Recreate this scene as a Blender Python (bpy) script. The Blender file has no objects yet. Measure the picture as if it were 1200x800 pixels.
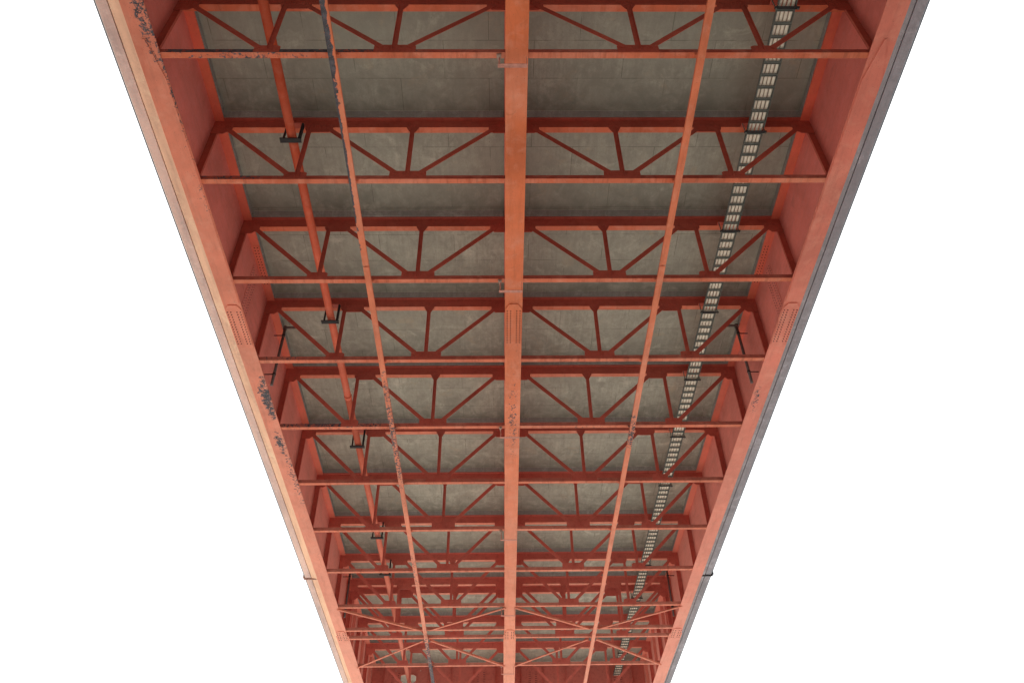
import bpy, math, random
from mathutils import Vector, Matrix
random.seed(7)
scene = bpy.context.scene
col = scene.collection

# ---------------------------------------------------------------- numbers
ZB = 20.38                 # underside of the bottom chords above the eye
ZT = 23.13                 # underside of the top chords
ZTT = 23.53                # top of the top chords
ZD = 23.71                 # deck soffit
H = 9.58                   # girder spacing
M = 0.475                  # centre girder
Y0, SP = 10.741, 4.0       # first truss, spacing
YB, YE = -34.0, 59.0       # built length of the bridge
JOINT = 46.33              # expansion joint
EYE = 1.62                 # eye height above the ground

# ---------------------------------------------------------------- helpers
class MB:
    """collects simple solids and links them as one mesh object"""
    def __init__(s): s.v = []; s.f = []; s.m = []
    def add(s, vs, fs, mi=0):
        o = len(s.v); s.v += [tuple(v) for v in vs]
        s.f += [tuple(o + i for i in f) for f in fs]; s.m += [mi] * len(fs)
    def box(s, x0, x1, y0, y1, z0, z1, mi=0):
        s.add([(x0,y0,z0),(x1,y0,z0),(x1,y1,z0),(x0,y1,z0),(x0,y0,z1),(x1,y0,z1),(x1,y1,z1),(x0,y1,z1)],
              [(0,3,2,1),(4,5,6,7),(0,1,5,4),(1,2,6,5),(2,3,7,6),(3,0,4,7)], mi)
    def prism(s, pts, vec, mi=0):
        """flat polygon pts extruded by vec"""
        n = len(pts); P = [Vector(p) for p in pts]; V = Vector(vec)
        nn = Vector((0,0,0))
        for i in range(n): nn += P[i].cross(P[(i+1) % n])
        if nn.dot(V) > 0: P.reverse()
        s.add(P + [p + V for p in P],
              [tuple(range(n)), tuple(range(2*n-1, n-1, -1))] + [(i, n+i, n+(i+1) % n, (i+1) % n)[::-1] for i in range(n)], mi)
    def plate_xz(s, pts, y, t, mi=0):
        s.prism([(x, y, z) for x, z in pts], (0, t, 0), mi)
    def bar_xz(s, a, b, w, y, t, leg=0.0):
        """flat bar between two points of the truss plane, with an angle leg standing behind it"""
        a = Vector((a[0], 0, a[1])); b = Vector((b[0], 0, b[1])); d = (b-a).normalized()
        n = Vector((d.z, 0, -d.x)) * (w/2)
        if n.z < 0: n = -n
        Y = Vector((0, y, 0))
        s.prism([a+n+Y, b+n+Y, b-n+Y, a-n+Y], (0, t, 0))
        if leg:
            m = -n * (1 - 2*t/w)
            s.prism([a-n+Y+Vector((0,t,0)), b-n+Y+Vector((0,t,0)), b+m+Y+Vector((0,t,0)), a+m+Y+Vector((0,t,0))], (0, leg, 0))
    def bar3(s, a, b, w, h):
        """rectangular bar between any two points, w sideways, h upwards"""
        a = Vector(a); b = Vector(b); d = (b-a).normalized()
        u = d.cross(Vector((0,0,1)))
        if u.length < 1e-4: u = Vector((1,0,0))
        u.normalize(); v = u.cross(d)
        c = [u*w/2 - v*h/2, u*w/2 + v*h/2, -u*w/2 + v*h/2, -u*w/2 - v*h/2]
        s.prism([a+k for k in c], b-a)
    def tube(s, a, b, r, n=16, r2=None, mi=0):
        a = Vector(a); b = Vector(b); d = (b-a).normalized()
        u = d.orthogonal().normalized(); w = d.cross(u)
        r2 = r if r2 is None else r2
        A = [a + (u*math.cos(t)+w*math.sin(t))*r for t in [2*math.pi*i/n for i in range(n)]]
        B = [b + (u*math.cos(t)+w*math.sin(t))*r2 for t in [2*math.pi*i/n for i in range(n)]]
        s.add(A+B, [(i, (i+1) % n, n+(i+1) % n, n+i) for i in range(n)] + [tuple(range(n-1,-1,-1)), tuple(range(n, 2*n))], mi)
    def path(s, pts, r, n=10):
        P = [Vector(p) for p in pts]
        rings = []
        for i, p in enumerate(P):
            d = (P[min(i+1, len(P)-1)] - P[max(i-1, 0)]).normalized()
            u = Vector((0.02,0.01,1)).cross(d)
            if u.length < .1: u = Vector((0,1,0)).cross(d)
            u.normalize(); w = d.cross(u)
            rings.append([p + (u*math.cos(t)+w*math.sin(t))*r for t in [2*math.pi*k/n for k in range(n)]])
        f = []
        for i in range(len(P)-1):
            for k in range(n):
                f.append((i*n+k, i*n+(k+1) % n, (i+1)*n+(k+1) % n, (i+1)*n+k))
        f += [tuple(range(n-1,-1,-1)), tuple(range((len(P)-1)*n, len(P)*n))]
        s.add([v for r_ in rings for v in r_], f)
    def build(s, name, mat, parent=None, loc=(0,0,0), off=(0,0,0), smooth=False, bevel=0.0):
        me = bpy.data.meshes.new(name)
        me.from_pydata([(x-off[0], y-off[1], z-off[2]) for x, y, z in s.v], [], s.f)
        for m in (mat if isinstance(mat, (list, tuple)) else [mat]): me.materials.append(m)
        for p, mi in zip(me.polygons, s.m): p.material_index = mi
        if smooth:
            for p in me.polygons: p.use_smooth = len(p.vertices) == 4
        me.update()
        o = bpy.data.objects.new(name, me); col.objects.link(o)
        o.location = loc
        if parent: o.parent = parent
        if bevel:
            b = o.modifiers.new('edge', 'BEVEL'); b.width = bevel; b.segments = 1; b.limit_method = 'ANGLE'
        return o

def tag(o, label=None, cat=None, group=None, kind=None):
    if label: o['label'] = label
    if cat: o['category'] = cat
    if group: o['group'] = group
    if kind: o['kind'] = kind
    return o

def thing(name, loc, label, cat, group=None):
    o = bpy.data.objects.new(name, None); o.empty_display_size = .3
    col.objects.link(o); o.location = loc
    return tag(o, label, cat, group)

def copy_tree(o, parent=None):
    c = o.copy(); col.objects.link(c)
    if parent: c.parent = parent
    for ch in [k for k in bpy.data.objects if k.parent == o]: copy_tree(ch, c)
    return c

# ---------------------------------------------------------------- materials
class NT:
    def __init__(s, name, rough=.6, spec=.3):
        s.mat = bpy.data.materials.new(name); s.mat.use_nodes = True
        s.t = s.mat.node_tree; s.b = s.t.nodes['Principled BSDF']
        s.b.inputs['Roughness'].default_value = rough
        s.b.inputs['Specular IOR Level'].default_value = spec
        s.pos = s.n('ShaderNodeNewGeometry').outputs['Position']
    def n(s, t, **k):
        x = s.t.nodes.new(t)
        for a, b in k.items(): setattr(x, a, b)
        return x
    def L(s, a, b): s.t.links.new(a, b)
    def put(s, sock, v):
        if hasattr(v, 'is_linked') or isinstance(v, bpy.types.NodeSocket): s.L(v, sock)
        else: sock.default_value = v
    def mapv(s, scale=(1,1,1), loc=(0,0,0), src=None):
        m = s.n('ShaderNodeMapping'); s.L(src or s.pos, m.inputs[0])
        m.inputs['Scale'].default_value = scale; m.inputs['Location'].default_value = loc
        return m.outputs[0]
    def noise(s, scale, detail=4, rough=.55, vec=None, dist=0.0):
        x = s.n('ShaderNodeTexNoise'); s.L(vec or s.pos, x.inputs['Vector'])
        x.inputs['Scale'].default_value = scale; x.inputs['Detail'].default_value = detail
        x.inputs['Roughness'].default_value = rough; x.inputs['Distortion'].default_value = dist
        return x.outputs['Fac']
    def math(s, op, a, b=0.0, c=0.0, clamp=False):
        x = s.n('ShaderNodeMath', operation=op, use_clamp=clamp)
        s.put(x.inputs[0], a); s.put(x.inputs[1], b); s.put(x.inputs[2], c)
        return x.outputs[0]
    def rng(s, v, a, b, c=0.0, d=1.0):
        x = s.n('ShaderNodeMapRange'); s.put(x.inputs['Value'], v)
        for k, q in zip(('From Min','From Max','To Min','To Max'), (a, b, c, d)): x.inputs[k].default_value = q
        return x.outputs[0]
    def mix(s, f, a, b, blend='MIX'):
        x = s.n('ShaderNodeMix', data_type='RGBA', blend_type=blend)
        s.put(x.inputs[0], f)
        for sock, v in ((x.inputs[6], a), (x.inputs[7], b)):
            if isinstance(v, tuple): sock.default_value = (*v, 1)
            else: s.L(v, sock)
        return x.outputs[2]
    def sep(s):
        x = s.n('ShaderNodeSeparateXYZ'); s.L(s.pos, x.inputs[0]); return x.outputs
    def col(s, v): s.put(s.b.inputs['Base Color'], v if not isinstance(v, tuple) else (*v, 1))
    def bump(s, h, strength=.3, dist=.02):
        x = s.n('ShaderNodeBump'); s.L(h, x.inputs['Height'])
        x.inputs['Strength'].default_value = strength; x.inputs['Distance'].default_value = dist
        s.L(x.outputs[0], s.b.inputs['Normal'])

def paint(name, base, patches=(), flake=.0, fade=(.84,.42,.31), dirt=.45, far=.62, flakecol=(.050,.050,.060), hazecol=(.86,.45,.36)):
    """old red oxide paint: blotchy fading, grime, and flakes of bare dark primer.
    patches: (x, y, rx, ry, strength) spots of the bridge where the paint has come off"""
    n = NT(name, .62, .25)
    big = n.noise(.55, 5, .6); fine = n.noise(9, 5, .65); mid = n.noise(2.3, 4, .6, dist=.4)
    b2 = tuple(c*.72 for c in base)
    c = n.mix(n.rng(big, .35, .68), base, b2)
    c = n.mix(n.rng(mid, .48, .78, 0, .38), c, fade)
    x, y, z = n.sep()
    # broad tone patches, then distance haze painted in as a paler pink
    huge = n.noise(.21, 3, .6)
    c = n.mix(n.rng(huge, .50, .68, 0, .30), c, tuple(k*.60 for k in base))
    c = n.mix(n.rng(huge, .48, .34, 0, .22), c, fade)
    c = n.mix(n.rng(y, 14, 62, 0, far), c, hazecol)
    # brown rust bleeding out of seams
    rb = n.noise(1.7, 8, .75, vec=n.mapv((1.4, .8, 1.4), (3, 8, 1)), dist=1.2)
    c = n.mix(n.rng(rb, .60, .76, 0, .55), c, (base[0]*.42, base[1]*.50, base[2]*.55))
    # grime streaks and specks
    st = n.noise(1.0, 6, .7, vec=n.mapv((5, .6, 5)))
    c = n.mix(n.rng(st, .5, .75, 0, dirt), c, tuple(k*.38 for k in base))
    sp = n.noise(38, 2, .5)
    c = n.mix(n.rng(sp, .69, .73, 0, .6), c, (.10,.045,.035))
    amount = None
    wx = n.math('MULTIPLY', n.math('SUBTRACT', n.noise(2.6, 5, .65), .5), 1.5)
    wy = n.math('MULTIPLY', n.math('SUBTRACT', n.noise(2.2, 5, .65, vec=n.mapv((1,1,1), (9,9,9))), .5), 1.5)
    for (px, py, rx, ry, st_) in patches:
        dx = n.math('ADD', n.math('MULTIPLY', n.math('SUBTRACT', x, px), 1/rx), wx)
        dy = n.math('ADD', n.math('MULTIPLY', n.math('SUBTRACT', y, py), 1/ry), wy)
        d = n.math('ADD', n.math('MULTIPLY', dx, dx), n.math('MULTIPLY', dy, dy))
        a = n.math('MULTIPLY', n.math('SUBTRACT', 1.0, d, clamp=True), st_)
        amount = a if amount is None else n.math('MAXIMUM', amount, a)
    fl = n.noise(10, 9, .74, dist=.5)
    v = n.math('ADD', fl, flake)
    if amount is not None: v = n.math('ADD', v, amount)
    m = n.rng(v, .72, .745)
    dark = n.mix(n.rng(fine, .4, .65), flakecol, tuple(k*2.4 for k in flakecol))
    dark = n.mix(n.rng(n.noise(24, 4, .7), .60, .66, 0, .7), dark, c)
    c = n.mix(m, c, dark)
    n.col(c)
    n.put(n.b.inputs['Roughness'], n.rng(fine, .3, .7, .5, .8))
    n.bump(n.math('SUBTRACT', n.math('MULTIPLY', fine, .25), n.math('MULTIPLY', m, .5)), .35, .01)
    return n.mat

RED = (.60, .110, .050)
P = {}
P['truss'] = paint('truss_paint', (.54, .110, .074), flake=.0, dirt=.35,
                   fade=(.64,.18,.12), hazecol=(.86,.28,.24), far=.6)
P['web_shaded'] = paint('lower_web_shaded_paint', (.46, .092, .062), [(-6, 10.8, 4.6, .8, .34), (-8, 14.7, 2, .8, .2), (-7, 26.7, 3.5, .8, .25), (-8, 22.7, 2, .8, .15)], flake=.02, dirt=.5)  # darker copy for upright chord webs, shade painted in; patches are peeling
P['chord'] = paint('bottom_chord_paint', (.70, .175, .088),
                   [(-6.5, 10.9, 3.6, .8, .17), (-6, 26.7, 4.5, 1, .14), (3, 26.7, 3, 1, .12), (6, 30.7, 3, .8, .08), (-7, 22.7, 3, 1, .11), (-8, 14.7, 2, 1, .10)], flake=.02, dirt=.8, far=.5, hazecol=(.80,.36,.28))
P['flange_lit'] = paint('top_chord_flange_lit_paint', (.76,.180,.088), flake=-.02, dirt=.35)  # brighter copy of the truss paint, ground light painted into flange undersides
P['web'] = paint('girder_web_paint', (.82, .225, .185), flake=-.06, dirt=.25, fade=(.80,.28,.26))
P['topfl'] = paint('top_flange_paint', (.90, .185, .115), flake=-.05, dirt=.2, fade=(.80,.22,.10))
P['gir_l'] = paint('left_flange_paint', (.84, .270, .175),
                   [(-8.98, 9.2, .26, 2.4, .30), (-8.82, 10.8, .09, 4.0, .27), (-8.88, 15.0, .20, 3.0, .17), (-8.96, 24.9, .34, 1.9, .37), (-9.02, 27.7, .28, 1.2, .34), (-8.88, 30.2, .34, 4.2, .24), (-8.95, 37, .4, 5, .13)],
                   flake=-.02, dirt=.35)
P['gir_r'] = paint('right_flange_paint', (.82, .235, .170),
                   [(9.95, 25.2, .22, 1.3, .27), (9.9, 22.5, .3, .8, .12), (10.0, 38, .3, 8, .05)], flake=-.03, dirt=.3)
P['gir_c'] = paint('centre_flange_paint', (.80, .200, .080),
                   [(.5, 26.5, .34, 4.2, .23), (.62, 22.6, .12, 2.0, .16), (.3, 12, .3, 3, .06)], flake=-.02, dirt=.3)
P['rail_l'] = paint('left_rail_paint', (.78, .215, .105),
                    [(-4.37, 7.5, .13, 5.4, .9), (-4.41, 13.6, .08, 3.6, .55), (-4.3, 27.2, .6, 6.6, .22), (-4.3, 52, .6, 8.0, .34), (-4.3, 38, .5, 4.0, .15)], flake=.02, dirt=.5)
P['rail_r'] = paint('right_rail_paint', (.80, .220, .108), [(5.3, 27.0, .3, 1.8, .26)], flake=.01, dirt=.4)
P['pipe'] = paint('pipe_paint', (.74, .125, .055), flake=-.06, dirt=.15, fade=(.8,.3,.2), far=.5)
P['wall'] = paint('diaphragm_paint', (.62, .110, .095), flake=-.04, dirt=.4, fade=(.5,.12,.1), far=.3)

def plain(name, c, rough=.7, var=.4, scale=6, metal=0.0):
    n = NT(name, rough, .3)
    n.b.inputs['Metallic'].default_value = metal
    a = n.noise(scale, 5, .65); b = n.noise(scale*7, 3, .6)
    k = n.mix(n.rng(a, .35, .7), c, tuple(q*(1-var) for q in c))
    k = n.mix(n.rng(b, .6, .75, 0, .5), k, tuple(q*.45 for q in c))
    n.col(k); n.bump(b, .2, .004)
    return n.mat
P['iron'] = plain('black_bracket_iron', (.035,.033,.035))
P['galv'] = plain('galvanised_steel', (.15,.175,.16), .55)
P['drain'] = plain('drain_pipe_grey', (.16,.12,.115))
P['cable'] = plain('cream_cable_sheath', (.92,.88,.76), .6, .12, 9)
P['clip'] = plain('pale_clip_metal', (.50,.36,.30), .6)
P['bolt'] = plain('rusty_bolt', (.10,.024,.02))
P['rust'] = plain('rusty_arm_steel', (.66,.30,.24))
P['groove'] = plain('groove_grime', (.36,.22,.17))
P['drip'] = plain('edge_flashing', (.17,.20,.24))
P['joint'] = plain('joint_rubber', (.03,.03,.035))

def concrete(name, base, stain=.5, joints=True, warm=None, sx=1.25, sy=1.0):
    n = NT(name, .88, .15)
    x, y, z = n.sep()
    big = n.noise(.35, 6, .62); mid = n.noise(1.6, 6, .68, dist=.6); fine = n.noise(22, 5, .7)
    board = n.noise(1.0, 5, .6, vec=n.mapv((9, .55, 1)))
    c = n.mix(n.rng(big, .3, .7), base, tuple(k*.66 for k in base))
    c = n.mix(n.rng(mid, .45, .72, 0, stain), c, tuple(k*.5 for k in base))
    c = n.mix(n.rng(board, .42, .64, 0, .60), c, tuple(k*.62 for k in base))
    pale = n.noise(.9, 6, .7, vec=n.mapv((1,1,1), (31, 7, 0)), dist=1.0)
    c = n.mix(n.rng(pale, .54, .72, 0, .6), c, tuple(min(1, k*1.5) for k in base))
    c = n.mix(n.rng(n.noise(5.5, 6, .75), .44, .70, 0, .55), c, tuple(k*.55 for k in base))
    c = n.mix(n.rng(fine, .52, .70, 0, .5), c, tuple(k*.55 for k in base))
    wh = n.noise(3.2, 8, .75, vec=n.mapv((1,1,1), (5, 17, 3)), dist=1.4)
    c = n.mix(n.rng(wh, .71, .76, 0, .6), c, (.55,.53,.46))
    if joints:
        # the nearest spans are the dirtiest, and every bay has its own tone
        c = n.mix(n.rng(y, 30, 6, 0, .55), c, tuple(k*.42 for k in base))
        rust = n.noise(.8, 7, .72, vec=n.mapv((1,1,1), (77,3,5)), dist=.9)
        c = n.mix(n.rng(rust, .57, .72, 0, .5), c, (base[0]*.92, base[1]*.70, base[2]*.55))
        damp = n.noise(2.1, 8, .75, vec=n.mapv((1.6,.7,1), (4,41,5)), dist=.4)
        c = n.mix(n.rng(damp, .50, .64, 0, .62), c, tuple(k*.48 for k in base))
        hol = n.noise(14, 3, .6)
        c = n.mix(n.rng(hol, .68, .72, 0, .7), c, tuple(k*.25 for k in base))
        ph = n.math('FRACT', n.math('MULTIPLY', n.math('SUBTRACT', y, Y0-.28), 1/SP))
        bay_shade = n.math('MULTIPLY', n.rng(ph, .52, 1.0), n.rng(mid, .35, .6, .5, 1.0))  # shade in front of each truss, painted into the soffit colour
        c = n.mix(n.math('MULTIPLY', bay_shade, .92), c, tuple(k*.30 for k in base))
    h = fine
    if joints:
        br = n.n('ShaderNodeTexBrick'); n.L(n.mapv((1,1,1), (.3,.42,0)), br.inputs['Vector'])
        br.inputs['Scale'].default_value = 1.0; br.inputs['Mortar Size'].default_value = .010
        br.inputs['Mortar Smooth'].default_value = .4
        br.inputs['Brick Width'].default_value = sx*2.2; br.inputs['Row Height'].default_value = sy*1.25
        br.inputs['Color1'].default_value = (0,0,0,1); br.inputs['Color2'].default_value = (.35,.35,.35,1)
        br.inputs['Mortar'].default_value = (1,1,1,1)
        jf = n.math('MULTIPLY', br.outputs['Fac'], n.rng(n.noise(1.1, 4, .6, vec=n.mapv((1,1,1),(9,2,0))), .40, .54))
        tone = n.math('MULTIPLY', br.outputs['Color'], n.math('SUBTRACT', 1.0, br.outputs['Fac']))
        c = n.mix(n.math('MULTIPLY', tone, .55), c, tuple(k*.62 for k in base))
        c = n.mix(n.math('MULTIPLY', jf, .8), c, tuple(k*.22 for k in base))
        h = n.math('SUBTRACT', fine, jf)
    if warm:
        c = n.mix(n.rng(n.noise(.5, 4, .6, vec=n.mapv((3,.35,1))), .35, .6, 0, .75), c, warm)
    n.col(c); n.bump(h, .35, .01)
    return n.mat
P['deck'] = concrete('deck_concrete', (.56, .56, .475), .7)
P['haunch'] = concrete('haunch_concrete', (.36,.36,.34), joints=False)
P['ovl'] = concrete('left_overhang_lit_concrete', (.90,.66,.49), .15, False, (.95,.70,.50))  # left slab paler and warmer: bounced sun painted into the concrete colour
P['ovlo'] = concrete('left_edge_lit_concrete', (.74,.66,.64), .3, False, (.84,.70,.62))  # outer strip, the same bounce painted in more faintly
P['ovr'] = concrete('right_overhang_concrete', (.40,.42,.46), .25, False)
P['ovro'] = concrete('right_edge_concrete', (.42,.46,.52), .25, False)

def ground_mat():
    n = NT('bounce_graded_ground', .95, .1)
    a = n.noise(.06, 6, .6); b = n.noise(1.5, 6, .7)
    x, y, z = n.sep()
    edge = n.math('ADD', y, n.math('MULTIPLY', n.math('SUBTRACT', a, .5), 14))
    c = n.mix(n.rng(a, .35, .65), (.72,.68,.62), (.60,.57,.52))
    c = n.mix(n.rng(b, .45, .7, 0, .4), c, (.36,.34,.30))
    # unseen ground graded dark behind to pale ahead, to shape the bounce light
    c = n.mix(n.rng(edge, -8, 42), (.15,.14,.125), c)
    n.col(c); n.bump(b, .3, .03)
    return n.mat

# ---------------------------------------------------------------- the unseen ground
g = MB(); R = 3000
g.add([(-R,-R,-EYE),(R,-R,-EYE),(R,R,-EYE),(-R,R,-EYE)], [(0,1,2,3)])
tag(g.build('ground', ground_mat()), kind='structure')

# ---------------------------------------------------------------- the deck
trY = [Y0 + SP*i for i in range(-11, 12)] + [45.62]
trY.sort()
deck = thing('bridge_deck', (M, 0, ZTT), 'weathered grey concrete deck slab seen from below, resting on the red girders', 'bridge deck')
off = (M, 0, ZTT)
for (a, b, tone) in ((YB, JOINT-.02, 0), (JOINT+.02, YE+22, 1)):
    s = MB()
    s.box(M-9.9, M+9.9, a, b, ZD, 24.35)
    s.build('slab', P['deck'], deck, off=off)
hb = MB()
for y in trY + [58.9]:
    for sgn in (-1, 1):
        xa, xb = (M - H + .33, M - .33) if sgn < 0 else (M + .33, M + H - .33)
        hb.prism([(xa, y-.17, ZTT+.02), (xa, y-.27, ZD+.01), (xa, y+.45, ZD+.01), (xa, y+.35, ZTT+.02)], (xb-xa, 0, 0))
for k in (-1, 1):
    x = M + k*H
    for (a, b) in ((YB, JOINT-.03), (JOINT+.03, YE+22)):
        hb.prism([(x-.325, a, ZTT+.03), (x-.345, a, ZD+.012), (x+.345, a, ZD+.012), (x+.325, a, ZTT+.03)], (0, b-a, 0))
hb.build('haunch', P['haunch'], deck, off=off)
for sgn, mi, mo, lb in ((-1,'ovl','ovlo','warm-lit'), (1,'ovr','ovro','grey')):
    X = lambda r: M + sgn*r
    for (a, b) in ((YB, JOINT-.03), (JOINT+.03, YE+22)):
        s = MB()
        s.prism([(X(9.9), a, ZD), (X(9.9), a, 24.30), (X(11.86), a, 24.34), (X(11.86), a, 23.96)], (0, b-a, 0))
        s.build('overhang', P[mi], deck, off=off)['label'] = ('sandy orange tinted slab overhang' if sgn < 0 else 'mauve grey slab overhang')
        s = MB()
        s.prism([(X(11.90), a, 23.97), (X(11.90), a, 24.42), (X(12.26), a, 24.42), (X(12.26), a, 24.02), (X(12.22), a, 23.97)], (0, b-a, 0))
        s.build('edge_beam', P[mo], deck, off=off)
        s = MB(); s.box(*sorted((X(12.262), X(12.310))), a, b, 24.035, 24.47)
        s.build('drip_edge', P['drip'], deck, off=off)
    s = MB()   # thin dark drip groove strip between overhang and edge
    s.box(min(X(11.84), X(11.92)), max(X(11.84), X(11.92)), YB, YE+22, 24.05, 24.10)
    s.build('drip_groove', P['groove'], deck, off=off)
    s = MB()
    s.box(min(X(11.6), X(12.33)), max(X(11.6), X(12.33)), JOINT-.05, JOINT+.05, 23.90, 24.2)
    s.box(min(X(12.1), X(12.40)), max(X(12.1), X(12.40)), JOINT-.06, JOINT+.06, 24.0, 24.35)
    s.build('expansion_joint_seal', P['groove' if sgn < 0 else 'joint'], deck, off=off)
    # fascia seams
s = MB()
for sgn in (-1, 1):
    y = YB + 1.7
    while y < YE + 20 and sgn > 5:
        xa, xb = M + sgn*11.89, M + sgn*12.268
        s.box(min(xa, xb), max(xa, xb), y-.006, y+.006, 23.964, 24.3)
        y += 6.0
s.build('edge_seam', P['groove'], deck, off=off)
# low kerb parapets on top of the deck
for sgn in (-1, 1):
    s = MB(); xs = sorted((M+sgn*11.95, M+sgn*12.2))
    s.box(xs[0], xs[1], YB, YE+22, 24.425, 25.2)
    s.build('parapet', P['ovro'], deck, off=off)

# ---------------------------------------------------------------- girders
def grid_bolts(mb, xs, ys, z, r=.017, h=.014):
    for x in xs:
        for y in ys: mb.tube((x, y, z), (x, y, z-h), r, 6, r*.85, mi=1)

def girder(k, flmat, label):
    x = M + k*H
    root = thing('main_girder', (x, 0, ZB-.02), label, 'bridge girder', 'longitudinal main girders under the deck')
    off = (x, 0, ZB-.02)
    for (a, b, hw) in ((YB, 46.30, .30), (46.36, YE+22, .355)):
        s = MB(); s.box(x-hw, x+hw, a, b, ZB-.02, ZB+.022)
        # faint weld seams across the flange
        s.build('bottom_flange', flmat, root, off=off, bevel=.004)
    for (a, b) in ((YB, 46.28), (46.38, YE+22)):
        s = MB(); s.box(x-.011, x+.011, a, b, ZB+.022, ZTT-.03); s.build('web', P['web'], root, off=off)
        s = MB(); s.box(x-.30, x+.30, a, b, ZTT-.03, ZTT+.03); s.build('top_flange', P['topfl'], root, off=off, bevel=.004)
    # cover plate with pointed ends welded under the flange
    z = ZB-.02
    for (a, b) in ((10.33, 19.78), (54.6, 72.0))[(k == 0):]:
        s = MB()
        s.prism([(x-.03, a, z), (x+.03, a, z), (x+.265, a+1.15, z), (x+.265, b, z), (x-.265, b, z), (x-.265, a+1.15, z)], (0,0,-.034))
        s.build('cover_plate', flmat, root, off=off, bevel=.003)
    # bolted field splices
    for (a, b, w, nr) in ((19.85, 21.95, .275, 15), (45.65, 47.0, .28, 5)):
        s = MB(); zc = z if a > 30 else z
        s.prism([(x-w, a+.22, zc), (x-w+.13, a, zc), (x+w-.13, a, zc), (x+w, a+.22, zc), (x+w, b, zc), (x-w, b, zc)], (0,0,-.040))
        ys = [a+.14+(b-a-.28)*(i+.5)/nr for i in range(nr)]
        grid_bolts(s, [x-.222, x-.105, x+.105, x+.222], ys[1:] if a < 30 else ys, zc-.040, .024 if a < 30 else .032)
        s.build('splice_plate', [flmat, P['bolt']], root, off=off)
    # splice plates on the web and on the underside of the top flange
    for sd in ((-1, 1) if k == 0 else (-k,)):
        s = MB(); xa = x+sd*.011; xb = x+sd*.024
        s.box(min(xa,xb), max(xa,xb), 20.55, 21.20, ZB+.35, ZTT-.35)
        for i in range(18):
            zz = ZB+.45+i*.134
            for yy in (20.63, 20.76, 20.99, 21.12):
                s.tube((xb, yy, zz), (xb+sd*.014, yy, zz), .017, 6, .014, mi=1)
        s.build('web_splice', [P['web'], P['bolt']], root, off=off)
        s = MB(); xs = sorted((x+sd*.06, x+sd*.28))
        s.box(xs[0], xs[1], 19.9, 21.9, ZTT-.045, ZTT-.031)
        for i in range(14):
            for q in (.11, .22):
                s.tube((x+sd*q, 20+i*.138, ZTT-.045), (x+sd*q, 20+i*.138, ZTT-.058), .022, 6, .018, mi=1)
        s.build('flange_splice', [P['topfl'], P['bolt']], root, off=off)
    # weld seams: hairline ridges across the flange
    s = MB()
    for y in (7.2, 16.4, 24.4, 33.7, 41.2):
        s.box(x-.301, x+.301, y-.008, y+.008, ZB-.0225, ZB-.0205)
    s.build('weld_seam', flmat, root, off=off)
    # intermediate web stiffeners beyond the joint
    if k:
        for y in (47.6, 48.9, 52.9, 56.9):
            s = MB(); xs = sorted((x-k*.012, x-k*.20)); s.box(xs[0], xs[1], y, y+.014, ZB+.03, ZTT-.035)
            s.build('stiffener', P['web'], root, off=off)
    return root
girder(-1, P['gir_l'], 'left edge girder with black peeling patches on its pinkish orange bottom flange')
girder(0, P['gir_c'], 'orange centre girder running down the middle of the bridge underside')
girder(1, P['gir_r'], 'right edge girder with smooth salmon bottom flange beside the grey overhang')

def gusset_bolts(mb, pts, y):
    for x, z in pts: mb.tube((x, y, z), (x, y-.016, z), .019, 6, .016)

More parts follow.
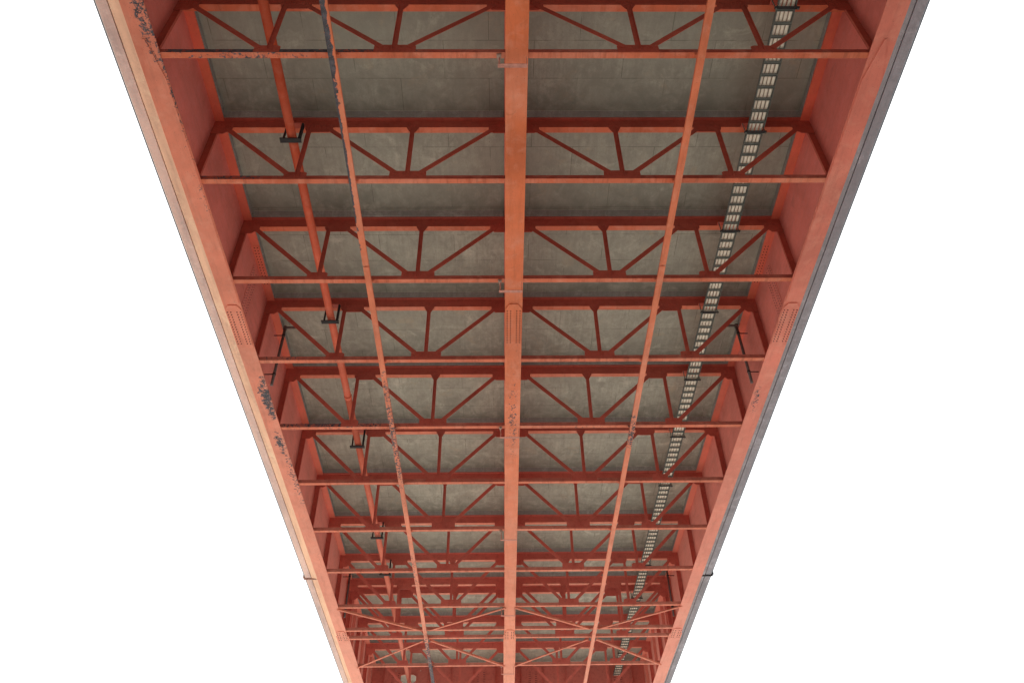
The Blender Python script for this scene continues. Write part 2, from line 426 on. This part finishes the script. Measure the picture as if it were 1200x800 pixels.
# ---------------------------------------------------------------- cross trusses (local to (M, y, ZB))
def make_truss():
    root = thing('cross_truss', (M, Y0, ZB), 'x', 'cross truss', 'red cross trusses between the girders')
    m, cm = P['truss'], P['chord']
    hT, hTT = ZT-ZB, ZTT-ZB
    for s_ in (-1, 1):
        X = lambda r: s_*r
        xs = sorted((X(.012), X(H-.012)))
        c = MB()
        c.box(xs[0], xs[1], 0, .012, hT+.014, hTT-.014)
        c.box(xs[0], xs[1], 0, .20, hT, hT+.014, mi=1)
        c.box(xs[0]+.29, xs[1]-.29, -.10, .20, hTT-.014, hTT+.018)
        c.build('top_chord', [m, P['flange_lit']], root)
        c = MB()
        c.box(xs[0], xs[1], 0, .012, .012, .175, mi=1)
        c.box(xs[0], xs[1], 0, .165, 0.004, .012)
        c.build('bottom_chord', [cm, P['web_shaded']], root)
        y = -.014
        # gussets sit on the near face of the chord webs
        g_ = MB(); g_.plate_xz([(X(H-.02), hT+.22), (X(H-.66), hT+.22), (X(H-.66), hT-.12), (X(H-.42), hT-.36), (X(H-.02), hT-.36)], y, .012); gusset_bolts(g_, [(X(H-a), hT+b) for a in (.10,.22,.34,.46,.58) for b in (.03,.13)]+[(X(H-.2),hT-.15),(X(H-.2),hT-.25),(X(H-.46),hT-.02)], y)
        g_.build('gusset_plate', m, root)
        g_ = MB(); g_.plate_xz([(X(6.62), hT+.16), (X(5.76), hT+.16), (X(5.74), hT-.16), (X(5.86), hT-.28), (X(6.52), hT-.28), (X(6.62), hT-.12)], y, .012); gusset_bolts(g_, [(X(a), hT+b) for a in (5.86,5.98,6.10,6.22,6.34,6.48) for b in (.04,.11)]+[(X(6.1),hT-.2),(X(6.2),hT-.2)], y)
        g_.build('gusset_plate', m, root)
        g_ = MB(); g_.plate_xz([(X(3.40), hT+.12), (X(3.02), hT+.12), (X(3.02), hT-.06), (X(3.13), hT-.30), (X(3.29), hT-.30), (X(3.40), hT-.06)], y, .012); gusset_bolts(g_, [(X(a), hT+.06) for a in (3.08,3.16,3.26,3.34)], y)
        g_.build('gusset_plate', m, root)
        g_ = MB(); g_.plate_xz([(X(.02), hT+.18), (X(.80), hT+.18), (X(.80), hT-.13), (X(.66), hT-.34), (X(.02), hT-.34)], y, .012); gusset_bolts(g_, [(X(a), hT+b) for a in (.12,.24,.36,.48,.6,.7) for b in (.03,.12)], y)
        g_.build('gusset_plate', m, root)
        g_ = MB(); g_.plate_xz([(X(3.75), .03), (X(2.65), .03), (X(2.65), .33), (X(2.78), .39), (X(3.62), .39), (X(3.75), .33)], y, .012); gusset_bolts(g_, [(X(a), .10) for a in (2.75,2.9,3.05,3.35,3.5,3.65)]+[(X(a), .28) for a in (3.05,3.37)], y)
        g_.build('gusset_plate', m, root)
        g_ = MB(); g_.plate_xz([(X(6.88), .03), (X(6.20), .03), (X(6.20), .29), (X(6.28), .35), (X(6.78), .35), (X(6.88), .29)], y, .012); gusset_bolts(g_, [(X(a), .10) for a in (6.3,6.42,6.54,6.66,6.78)]+[(X(6.6), .26)], y)
        g_.build('gusset_plate', m, root)
        y2 = -.030
        for a, b in (((H-.50, hT-.10), (6.76, .22)), ((5.88, hT-.10), (3.55, .26)), ((.60, hT-.08), (2.86, .26))):
            d = MB(); d.bar_xz((X(a[0]), a[1]), (X(b[0]), b[1]), .165, y2, .014, .0)
            # outstanding leg of the angle
            av, bv = Vector((X(a[0]), y2, a[1])), Vector((X(b[0]), y2, b[1]))
            dr = (bv-av).normalized(); nn = Vector((dr.z, 0, -dr.x));  nn = nn if nn.z > 0 else -nn
            yv = Vector((0, .0145, 0))
            p0 = av + nn*.070 + yv; p1 = bv + nn*.070 + yv
            d.prism([p0, p1, p1 + nn*.012, p0 + nn*.012], (0, .06, 0))
            d.build('diagonal', m, root)
        for a, b, w in (((3.21, hT-.10), (3.21, .10), .135), ((6.47, hT-.12), (6.47, .10), .135)):
            d = MB(); d.bar_xz((X(a[0]), a[1]), (X(b[0]), b[1]), w, y2, .014, .0)
            xc = X(a[0]); xs2 = sorted((xc+s_*w/2, xc+s_*(w/2-.012)))
            d.box(xs2[0], xs2[1], y2-.05, y2, b[1], a[1])
            d.build('vertical', m, root)
        xs = sorted((X(H-.013), X(H-.255)))
        e = MB(); e.box(xs[0], xs[1], .016, .030, .03, hTT-.04)
        e.box(*sorted((X(H-.255), X(H-.243))), -.05, .015, .17, hT-.37)
        e.build('web_stiffener', m, root)
        # bolts
    return root

ordinal = {0:'first cross truss from the top, its bottom chord blackened at the left end',
 1:'second cross truss from the top, carrying the uppermost black pipe bracket',
 2:'third cross truss from the top, the last before the perforated looking bolted splices',
 3:'fourth cross truss from the top, just past the bolted girder splices',
 4:'fifth cross truss from the top, next one below the two vertical drain pipes',
 5:'sixth cross truss from the top, carrying the third black pipe bracket',
 6:'seventh cross truss from the top, with a clear concrete strip below its chord',
 7:'eighth cross truss from the top, carrying the fourth pipe bracket',
 8:'ninth cross truss from the top, where the upper thin bracing bars start',
 '9a':'near truss of the tight pair on either side of the expansion joint',
 9:'far truss of the tight pair on either side of the expansion joint',
 10:'cross truss where the lower thin bracing bars end, last bottom chord in frame',
 11:'farthest cross truss, its diagonals seen against the red diaphragm wall'}
proto = make_truss()
first = True
for key in [0,1,2,3,4,5,6,7,8,'9a',9,10,11]:
    y = 45.62 if key == '9a' else Y0 + SP*key + (-.016)
    o = proto if first else copy_tree(proto)
    first = False
    o.location = (M, y + random.uniform(-.018, .018), ZB); o['label'] = ordinal[key]

# ---------------------------------------------------------------- diaphragm wall at the pier
YW = 58.55
dw = thing('diaphragm_wall', (M, YW, ZB), 'solid dark red steel diaphragm with ribs and an oval manhole at the pier', 'diaphragm')
off = (M, YW, ZB)
for k in (-1, 0):
    xa, xb = M + k*H + .013, M + (k+1)*H - .013
    s = MB()
    z0, z1 = ZB+.03, ZTT
    if k == -1:
        cx, cz, rw, rh = -6.55, 22.62, .58, .30
        ring = []
        for i in range(32):
            t = 2*math.pi*(i+.5)/32
            ct, st = math.cos(t), math.sin(t)
            ring.append((cx + rw*math.copysign(abs(ct)**.6, ct), cz + rh*math.copysign(abs(st)**.6, st)))
        # square frame of points around the hole, joined to it
        outer = []
        for (hx, hz) in ring:
            dx, dz = (hx-cx)/rw, (hz-cz)/rh
            q = max(abs(dx), abs(dz))
            outer.append((cx + dx/q*.9, cz + dz/q*.6))
        n_ = 32
        s.add([(x, YW, z) for x, z in ring] + [(x, YW, z) for x, z in outer], [(i, (i+1) % n_, n_+(i+1) % n_, n_+i)[::-1] for i in range(n_)])
        s.box(xa, cx-.895, YW, YW+.014, z0, z1); s.box(cx+.895, xb, YW, YW+.014, z0, z1)
        s.box(cx-.90, cx+.90, YW, YW+.014, z0, cz-.595); s.box(cx-.90, cx+.90, YW, YW+.014, cz+.595, z1)
        # raised collar
        s.add([(x, YW-.05, z) for x, z in ring] + [(x, YW+.02, z) for x, z in ring]
              + [(cx+(x-cx)*1.14, YW-.05, cz+(z-cz)*1.2) for x, z in ring],
              [(i, (i+1) % n_, n_+(i+1) % n_, n_+i) for i in range(n_)] + [(i, 2*n_+i, 2*n_+(i+1) % n_, (i+1) % n_) for i in range(n_)])
    else:
        s.box(xa, xb, YW, YW+.014, z0, z1)
    s.build('plate', P['wall'], dw, off=off)
    x = xa + .9
    while x < xb - .5:
        if not (k == -1 and abs(x+6.55) < .8):
            r = MB(); r.box(x-.007, x+.007, YW-.18, YW, z0+.05, z1-.05); r.build('rib', P['wall'], dw, off=off)
        x += 1.55
    r = MB(); r.box(xa, xb, YW-.16, YW, z0+.01, z0+.035); r.build('bottom_edge', P['chord'], dw, off=off)
    for xx in (xa+1.7, xb-1.9):
        r = MB(); r.box(xx-.35, xx+.35, YW-.012, YW-.001, z0+.5, z1-.4)
        for i in range(14):
            for q in (-.26, -.18, .18, .26):
                r.tube((xx+q, YW-.012, z0+.65+i*.15), (xx+q, YW-.03, z0+.65+i*.15), .024, 6, mi=1)
        r.build('splice_plate', [P['wall'], P['bolt']], dw, off=off)

# ---------------------------------------------------------------- lateral bracing near the joint
br_lab = []
def brace(a, b, label):
    root_z = ZB-.07
    s = MB()
    A = Vector((*a, root_z)); B = Vector((*b, root_z)); mid = (A+B)/2
    s.bar3(A-mid, B-mid, .115, .012)
    d = (B-A).normalized(); u = d.cross(Vector((0,0,1)))
    s.bar3(A-mid+u*.052+Vector((0,0,.05)), B-mid+u*.052+Vector((0,0,.05)), .012, .09)
    o = s.build('lateral_brace', P['chord'])
    o.location = mid
    tag(o, label, 'brace', 'thin diagonal braces by the expansion joint')
ya, yb = Y0+SP*8+.1, 45.6
yc, yd = Y0+SP*9+.25, Y0+SP*10+.05
xl, xm, xr = M-H, M, M+H
rl, rr = M-H/2, M+H/2
brace((xl+.22, ya), (rl-.25, yb), 'upper thin brace from the left girder to the left rail')
brace((xm-.25, ya), (rl+.25, yb), 'upper thin brace from the centre girder out to the left rail')
brace((xm+.25, ya), (rr-.25, yb), 'upper thin brace from the centre girder out to the right rail')
brace((xr-.22, ya), (rr+.25, yb), 'upper thin brace from the right girder to the right rail')
brace((rl-.22, yc), (xl+.28, yd), 'lower thin brace from the left rail to the left girder')
brace((rl+.22, yc), (xm-.30, yd), 'lower thin brace from the left rail to the centre girder')
brace((rr-.22, yc), (xm+.30, yd), 'lower thin brace from the right rail to the centre girder')
brace((rr+.22, yc), (xr-.28, yd), 'lower thin brace from the right rail to the right girder')

# ---------------------------------------------------------------- inspection rails
def rail(x, mat, label):
    z = ZB - .20
    root = thing('inspection_rail', (x, 0, z), label, 'rail', 'inspection rails under the bottom chords'); off = (x, 0, z)
    for (a, b) in ((-20, 17.95), (17.99, 45.9), (45.94, 72)):
        s = MB()
        s.box(x-.098, x+.098, a, b, z-.012, z+.004)
        s.box(x-.007, x+.007, a, b, z+.004, z+.150)
        s.box(x-.080, x+.080, a, b, z+.150, z+.164)
        s.build('beam', mat, root, off=off, bevel=.002)
    for y in [Y0+SP*i for i in range(0, 11)]:
        s = MB()
        for sd in (-1, 1):
            s.box(*sorted((x+sd*.055, x+sd*.15)), y+.02, y+.11, z+.165, ZB+.003)
        s.box(x-.16, x+.16, y+.0, y+.13, ZB-.010, ZB+.003)
        s.build('clip', mat, root, off=off)
    for y in (17.97, 45.92):
        s = MB(); s.box(x+.008, x+.02, y-.2, y+.2, z+.03, z+.12); s.box(x-.02, x-.008, y-.2, y+.2, z+.03, z+.12)
        s.build('fish_plate', mat, root, off=off)
rail(-4.315, P['rail_l'], 'left inspection rail with blackened paint, running lengthwise under the cross trusses')
rail(5.29, P['rail_r'], 'right inspection rail with clean orange paint, running lengthwise under the trusses')

# ---------------------------------------------------------------- water pipe and brackets
XP, ZP, RP = -6.435, 22.42, .142
wp = thing('service_pipe', (XP, 0, ZP), 'bright red round pipe running lengthwise below the deck on the left', 'pipe'); off = (XP, 0, ZP)
for (a, b) in ((-20, 9.3), (9.34, 27.28), (27.32, 45.2), (45.24, 60.5)):
    s = MB(); s.tube((XP, a, ZP), (XP, b, ZP), RP, 28); s.build('pipe_length', P['pipe'], wp, off=off, smooth=True)
for y in (9.32, 27.30, 45.22):
    s = MB(); s.tube((XP, y-.09, ZP), (XP, y+.09, ZP), RP+.018, 28); s.build('coupling', P['pipe'], wp, off=off, smooth=True)
labs = {1:'uppermost black bracket holding the red pipe', 3:'second black pipe bracket from the top, by the bolted splice',
        5:'third black pipe bracket from the top', 7:'fourth black pipe bracket from the top, close to the eighth truss',
        8:'small black pipe bracket just below the fourth one'}
for i, lb in labs.items():
    y = Y0 + SP*i + .02
    b = thing('pipe_bracket', (XP, y, ZT), lb, 'bracket', 'black brackets holding the red pipe'); off = (XP, y, ZT)
    zb = ZP - RP - .05
    for sd in (-1, 1):
        s = MB()
        xx = XP + sd*.235
        s.box(xx-.035, xx+.035, y-.22, y-.205, zb, ZT-.005)
        s.box(*sorted((xx+sd*.023, xx+sd*.035)), y-.205, y-.10, zb, ZT-.005)
        s.build('hanger_leg', P['iron'], b, off=off)
    s = MB(); s.box(XP-.33, XP+.33, y-.28, y-.12, zb-.065, zb-.053); s.box(XP-.33, XP+.33, y-.23, y-.218, zb-.052, zb)
    s.box(XP-.33, XP+.33, y-.28, y-.268, zb-.052, zb-.02)
    s.build('cross_bar', P['iron'], b, off=off)
    s = MB()
    for sd in (-1, 1): s.tube((XP+sd*.10, y-.15, zb-.06), (XP+sd*.10, y-.15, zb+.035), .025, 8)
    s.build('roller_stud', P['iron'], b, off=off)
    s = MB(); s.box(XP-.28, XP+.28, y-.225, y-.02, ZT-.012, ZT-.003); s.build('mounting_plate', P['truss'], b, off=off)

# ---------------------------------------------------------------- cable ladder
XT, ZL, WT = 8.08, 22.66, .262
ct = thing('cable_ladder', (XT, 0, ZL), 'grey galvanised cable ladder running lengthwise on the right', 'cable ladder'); off = (XT, 0, ZL)
a0 = Y0 - 4.0 - .2
for q in range(13):
    a = a0 + q*4.0; b = a + 3.96
    sec = MB()
    sec.box(XT-WT, XT-WT+.014, a, b, ZL, ZL+.10); sec.box(XT+WT-.014, XT+WT, a, b, ZL, ZL+.10)
    sec.box(XT-WT+.014, XT-WT+.026, a, b, ZL, ZL+.008); sec.box(XT+WT-.026, XT+WT-.014, a, b, ZL, ZL+.008)
    for j in range(10):
        y = a + .1 + j*.40
        sec.box(XT-WT+.014, XT+WT-.014, y-.045, y+.030, ZL+.010, ZL+.030)
        sec.box(XT-WT+.014, XT+WT-.014, y+.030, y+.042, ZL-.006, ZL+.030)
    sec.build('ladder_section', P['galv'], ct, off=off)
cl = ['leftmost of the four cream cables on the ladder', 'second from left of the four cream cables on the ladder',
      'third from left of the four cream cables on the ladder', 'rightmost of the four cream cables on the ladder']
for i, x_ in enumerate((-.183, -.061, .061, .183)):
    s = MB(); pts = []
    y = a0 - 2
    while y < a0 + 54:
        pts.append((x_ + random.uniform(-.006, .006), y, .05 + .043 + random.uniform(0, .006))); y += .8
    s.path(pts, .050, 10)
    o = s.build('cable', P['cable'], smooth=True); o.location = (XT, 0, ZL)
    tag(o, cl[i], 'cable', 'cream cables lying on the ladder')
ords = ['first','second','third','fourth','fifth','sixth','seventh','eighth','ninth','tenth','eleventh','twelfth']
for i in range(0, 12):
    y = Y0 + SP*i
    b = thing('ladder_hanger', (XT, y, ZT), ords[i] + ' dark hanger from the top of the cable ladder', 'hanger', 'dark hangers holding the cable ladder'); off = (XT, y, ZT)
    s = MB()
    s.box(XT-.35, XT+.35, y-.19, y-.14, ZL-.055, ZL-.013); s.box(XT-.35, XT+.35, y-.23, y-.19, ZL-.055, ZL-.045)
    s.build('cross_bar', P['iron'], b, off=off)
    for sd in (-1, 1):
        s = MB(); s.tube((XT+sd*.31, y-.165, ZL-.08), (XT+sd*.31, y-.165, ZT+.0), .016, 8)
        s.tube((XT+sd*.31, y-.165, ZL-.085), (XT+sd*.31, y-.165, ZL-.056), .028, 6); s.build('threaded_rod', P['galv'], b, off=off)
    s = MB(); s.box(XT-.345, XT+.345, y-.185, y-.02, ZT-.012, ZT-.003); s.build('mounting_plate', P['truss'], b, off=off)

# ---------------------------------------------------------------- small hook brackets beside the centre girder
hl = ['uppermost','second','third','fourth','fifth','sixth']
for q, i in enumerate((0,2,4,6,8,10)):
    y = Y0 + SP*i + .07
    b = thing('hook_bracket', (M-.46, y, ZB), hl[q] + ' small hook bracket from the top across the centre girder flange', 'bracket', 'hook brackets on the centre girder'); off = (M-.46, y, ZB)
    zl = ZB - .50
    s = MB(); s.box(M-.53, M-.41, y-.06, y+.05, ZB-.05, ZB+.002); s.box(M-.50, M-.44, y-.09, y+.08, ZB-.12, ZB-.05)
    s.build('clamp', P['clip'], b, off=off)
    s = MB(); s.tube((M-.46, y, ZB-.12), (M-.46, y, zl), .020, 8); s.build('rod', P['rust'], b, off=off)
    s = MB(); s.box(M-.50, M+.27, y-.055, y+.055, zl-.02, zl-.008)
    s.build('arm', P['rust'], b, off=off)
    s = MB(); s.tube((M+.25, y, zl-.008), (M+.25, y, ZB-.045), .008, 8); s.build('tie_rod', P['rust'], b, off=off)

# ---------------------------------------------------------------- drain pipes
def drain(x, y, ztop, zbot, sgn, label):
    """sgn = side of the girder web that the pipe is clipped to"""
    b = thing('drain_pipe', (x, y, zbot), label, 'drain pipe', 'vertical drain pipes on the edge girder webs'); off = (x, y, zbot)
    s = MB(); s.tube((x, y, zbot), (x, y, ztop), .055, 14); s.build('downpipe', P['drain'], b, off=off, smooth=True)
    s = MB(); s.tube((x, y, ztop-.12), (x, y, ztop+.03), .085, 14); s.tube((x-sgn*.02, y, ztop-.02), (x-sgn*.42, y, ztop-.02), .05, 12)
    s.build('inlet', P['drain'], b, off=off)
    for z in (ztop-.45, zbot+.55):
        s = MB(); xs = sorted((x, x+sgn*.38)); s.box(xs[0], xs[1], y-.015, y+.015, z-.015, z+.015)
        s.tube((x, y, z-.035), (x, y, z+.035), .068, 14)
        s.build('wall_strap', P['iron'], b, off=off)
drain(M-H+.44, 24.2, 23.50, 20.45, -1, 'dark vertical drain pipe on the left girder web between fourth and fifth trusses')
drain(M+H-.44, 24.2, 23.50, 20.45, 1, 'dark vertical drain pipe on the right girder web between fourth and fifth trusses')
drain(M-H+.40, 44.2, 23.4, 20.5, -1, 'far dark drain pipe on the left girder web near the expansion joint')
drain(M+H-.40, 44.4, 23.4, 20.5, 1, 'far dark drain pipe on the right girder web near the expansion joint')

# ---------------------------------------------------------------- light
el, az = math.radians(48), math.radians(-110)     # sun high, from the left
w = bpy.data.worlds.new('World'); scene.world = w; w.use_nodes = True
nt = w.node_tree; nt.nodes.clear()
sky = nt.nodes.new('ShaderNodeTexSky'); sky.sky_type = 'NISHITA'; sky.sun_disc = False
sky.sun_elevation = el; sky.sun_rotation = az; sky.dust_density = 6; sky.air_density = 1.5
bg = nt.nodes.new('ShaderNodeBackground'); bg.inputs[1].default_value = .05
nt.links.new(sky.outputs[0], bg.inputs[0])
bg2 = nt.nodes.new('ShaderNodeBackground'); bg2.inputs[0].default_value = (1, .985, .965, 1); bg2.inputs[1].default_value = 1.6
ad = nt.nodes.new('ShaderNodeAddShader'); out = nt.nodes.new('ShaderNodeOutputWorld')
nt.links.new(bg.outputs[0], ad.inputs[0]); nt.links.new(bg2.outputs[0], ad.inputs[1]); nt.links.new(ad.outputs[0], out.inputs[0])
sd = bpy.data.lights.new('sun', 'SUN'); sd.energy = 1.5; sd.angle = math.radians(10); sd.color = (1, .95, .88)
so = bpy.data.objects.new('sun', sd); col.objects.link(so)
dirv = Vector((math.sin(az)*math.cos(el), math.cos(az)*math.cos(el), math.sin(el)))
so.rotation_euler = dirv.to_track_quat('Z', 'Y').to_euler()

# ---------------------------------------------------------------- camera
f_px, pitch, yaw, roll = 974.75, .75249, .01976, -.01823
cd = bpy.data.cameras.new('camera'); cam = bpy.data.objects.new('camera', cd); col.objects.link(cam)
cd.sensor_width = 36; cd.lens = 36*f_px/1200; cd.clip_end = 6000
Rc = Matrix.Rotation(-yaw, 3, 'Z') @ Matrix.Rotation(math.pi/2 + pitch, 3, 'X') @ Matrix.Rotation(roll, 3, 'Z')
cam.matrix_world = Rc.to_4x4()
scene.camera = cam
scene.view_settings.view_transform = 'Standard'; scene.view_settings.look = 'None'
scene.view_settings.exposure = 0; scene.view_settings.gamma = 1
scene.cycles.max_bounces = 10; scene.cycles.diffuse_bounces = 7
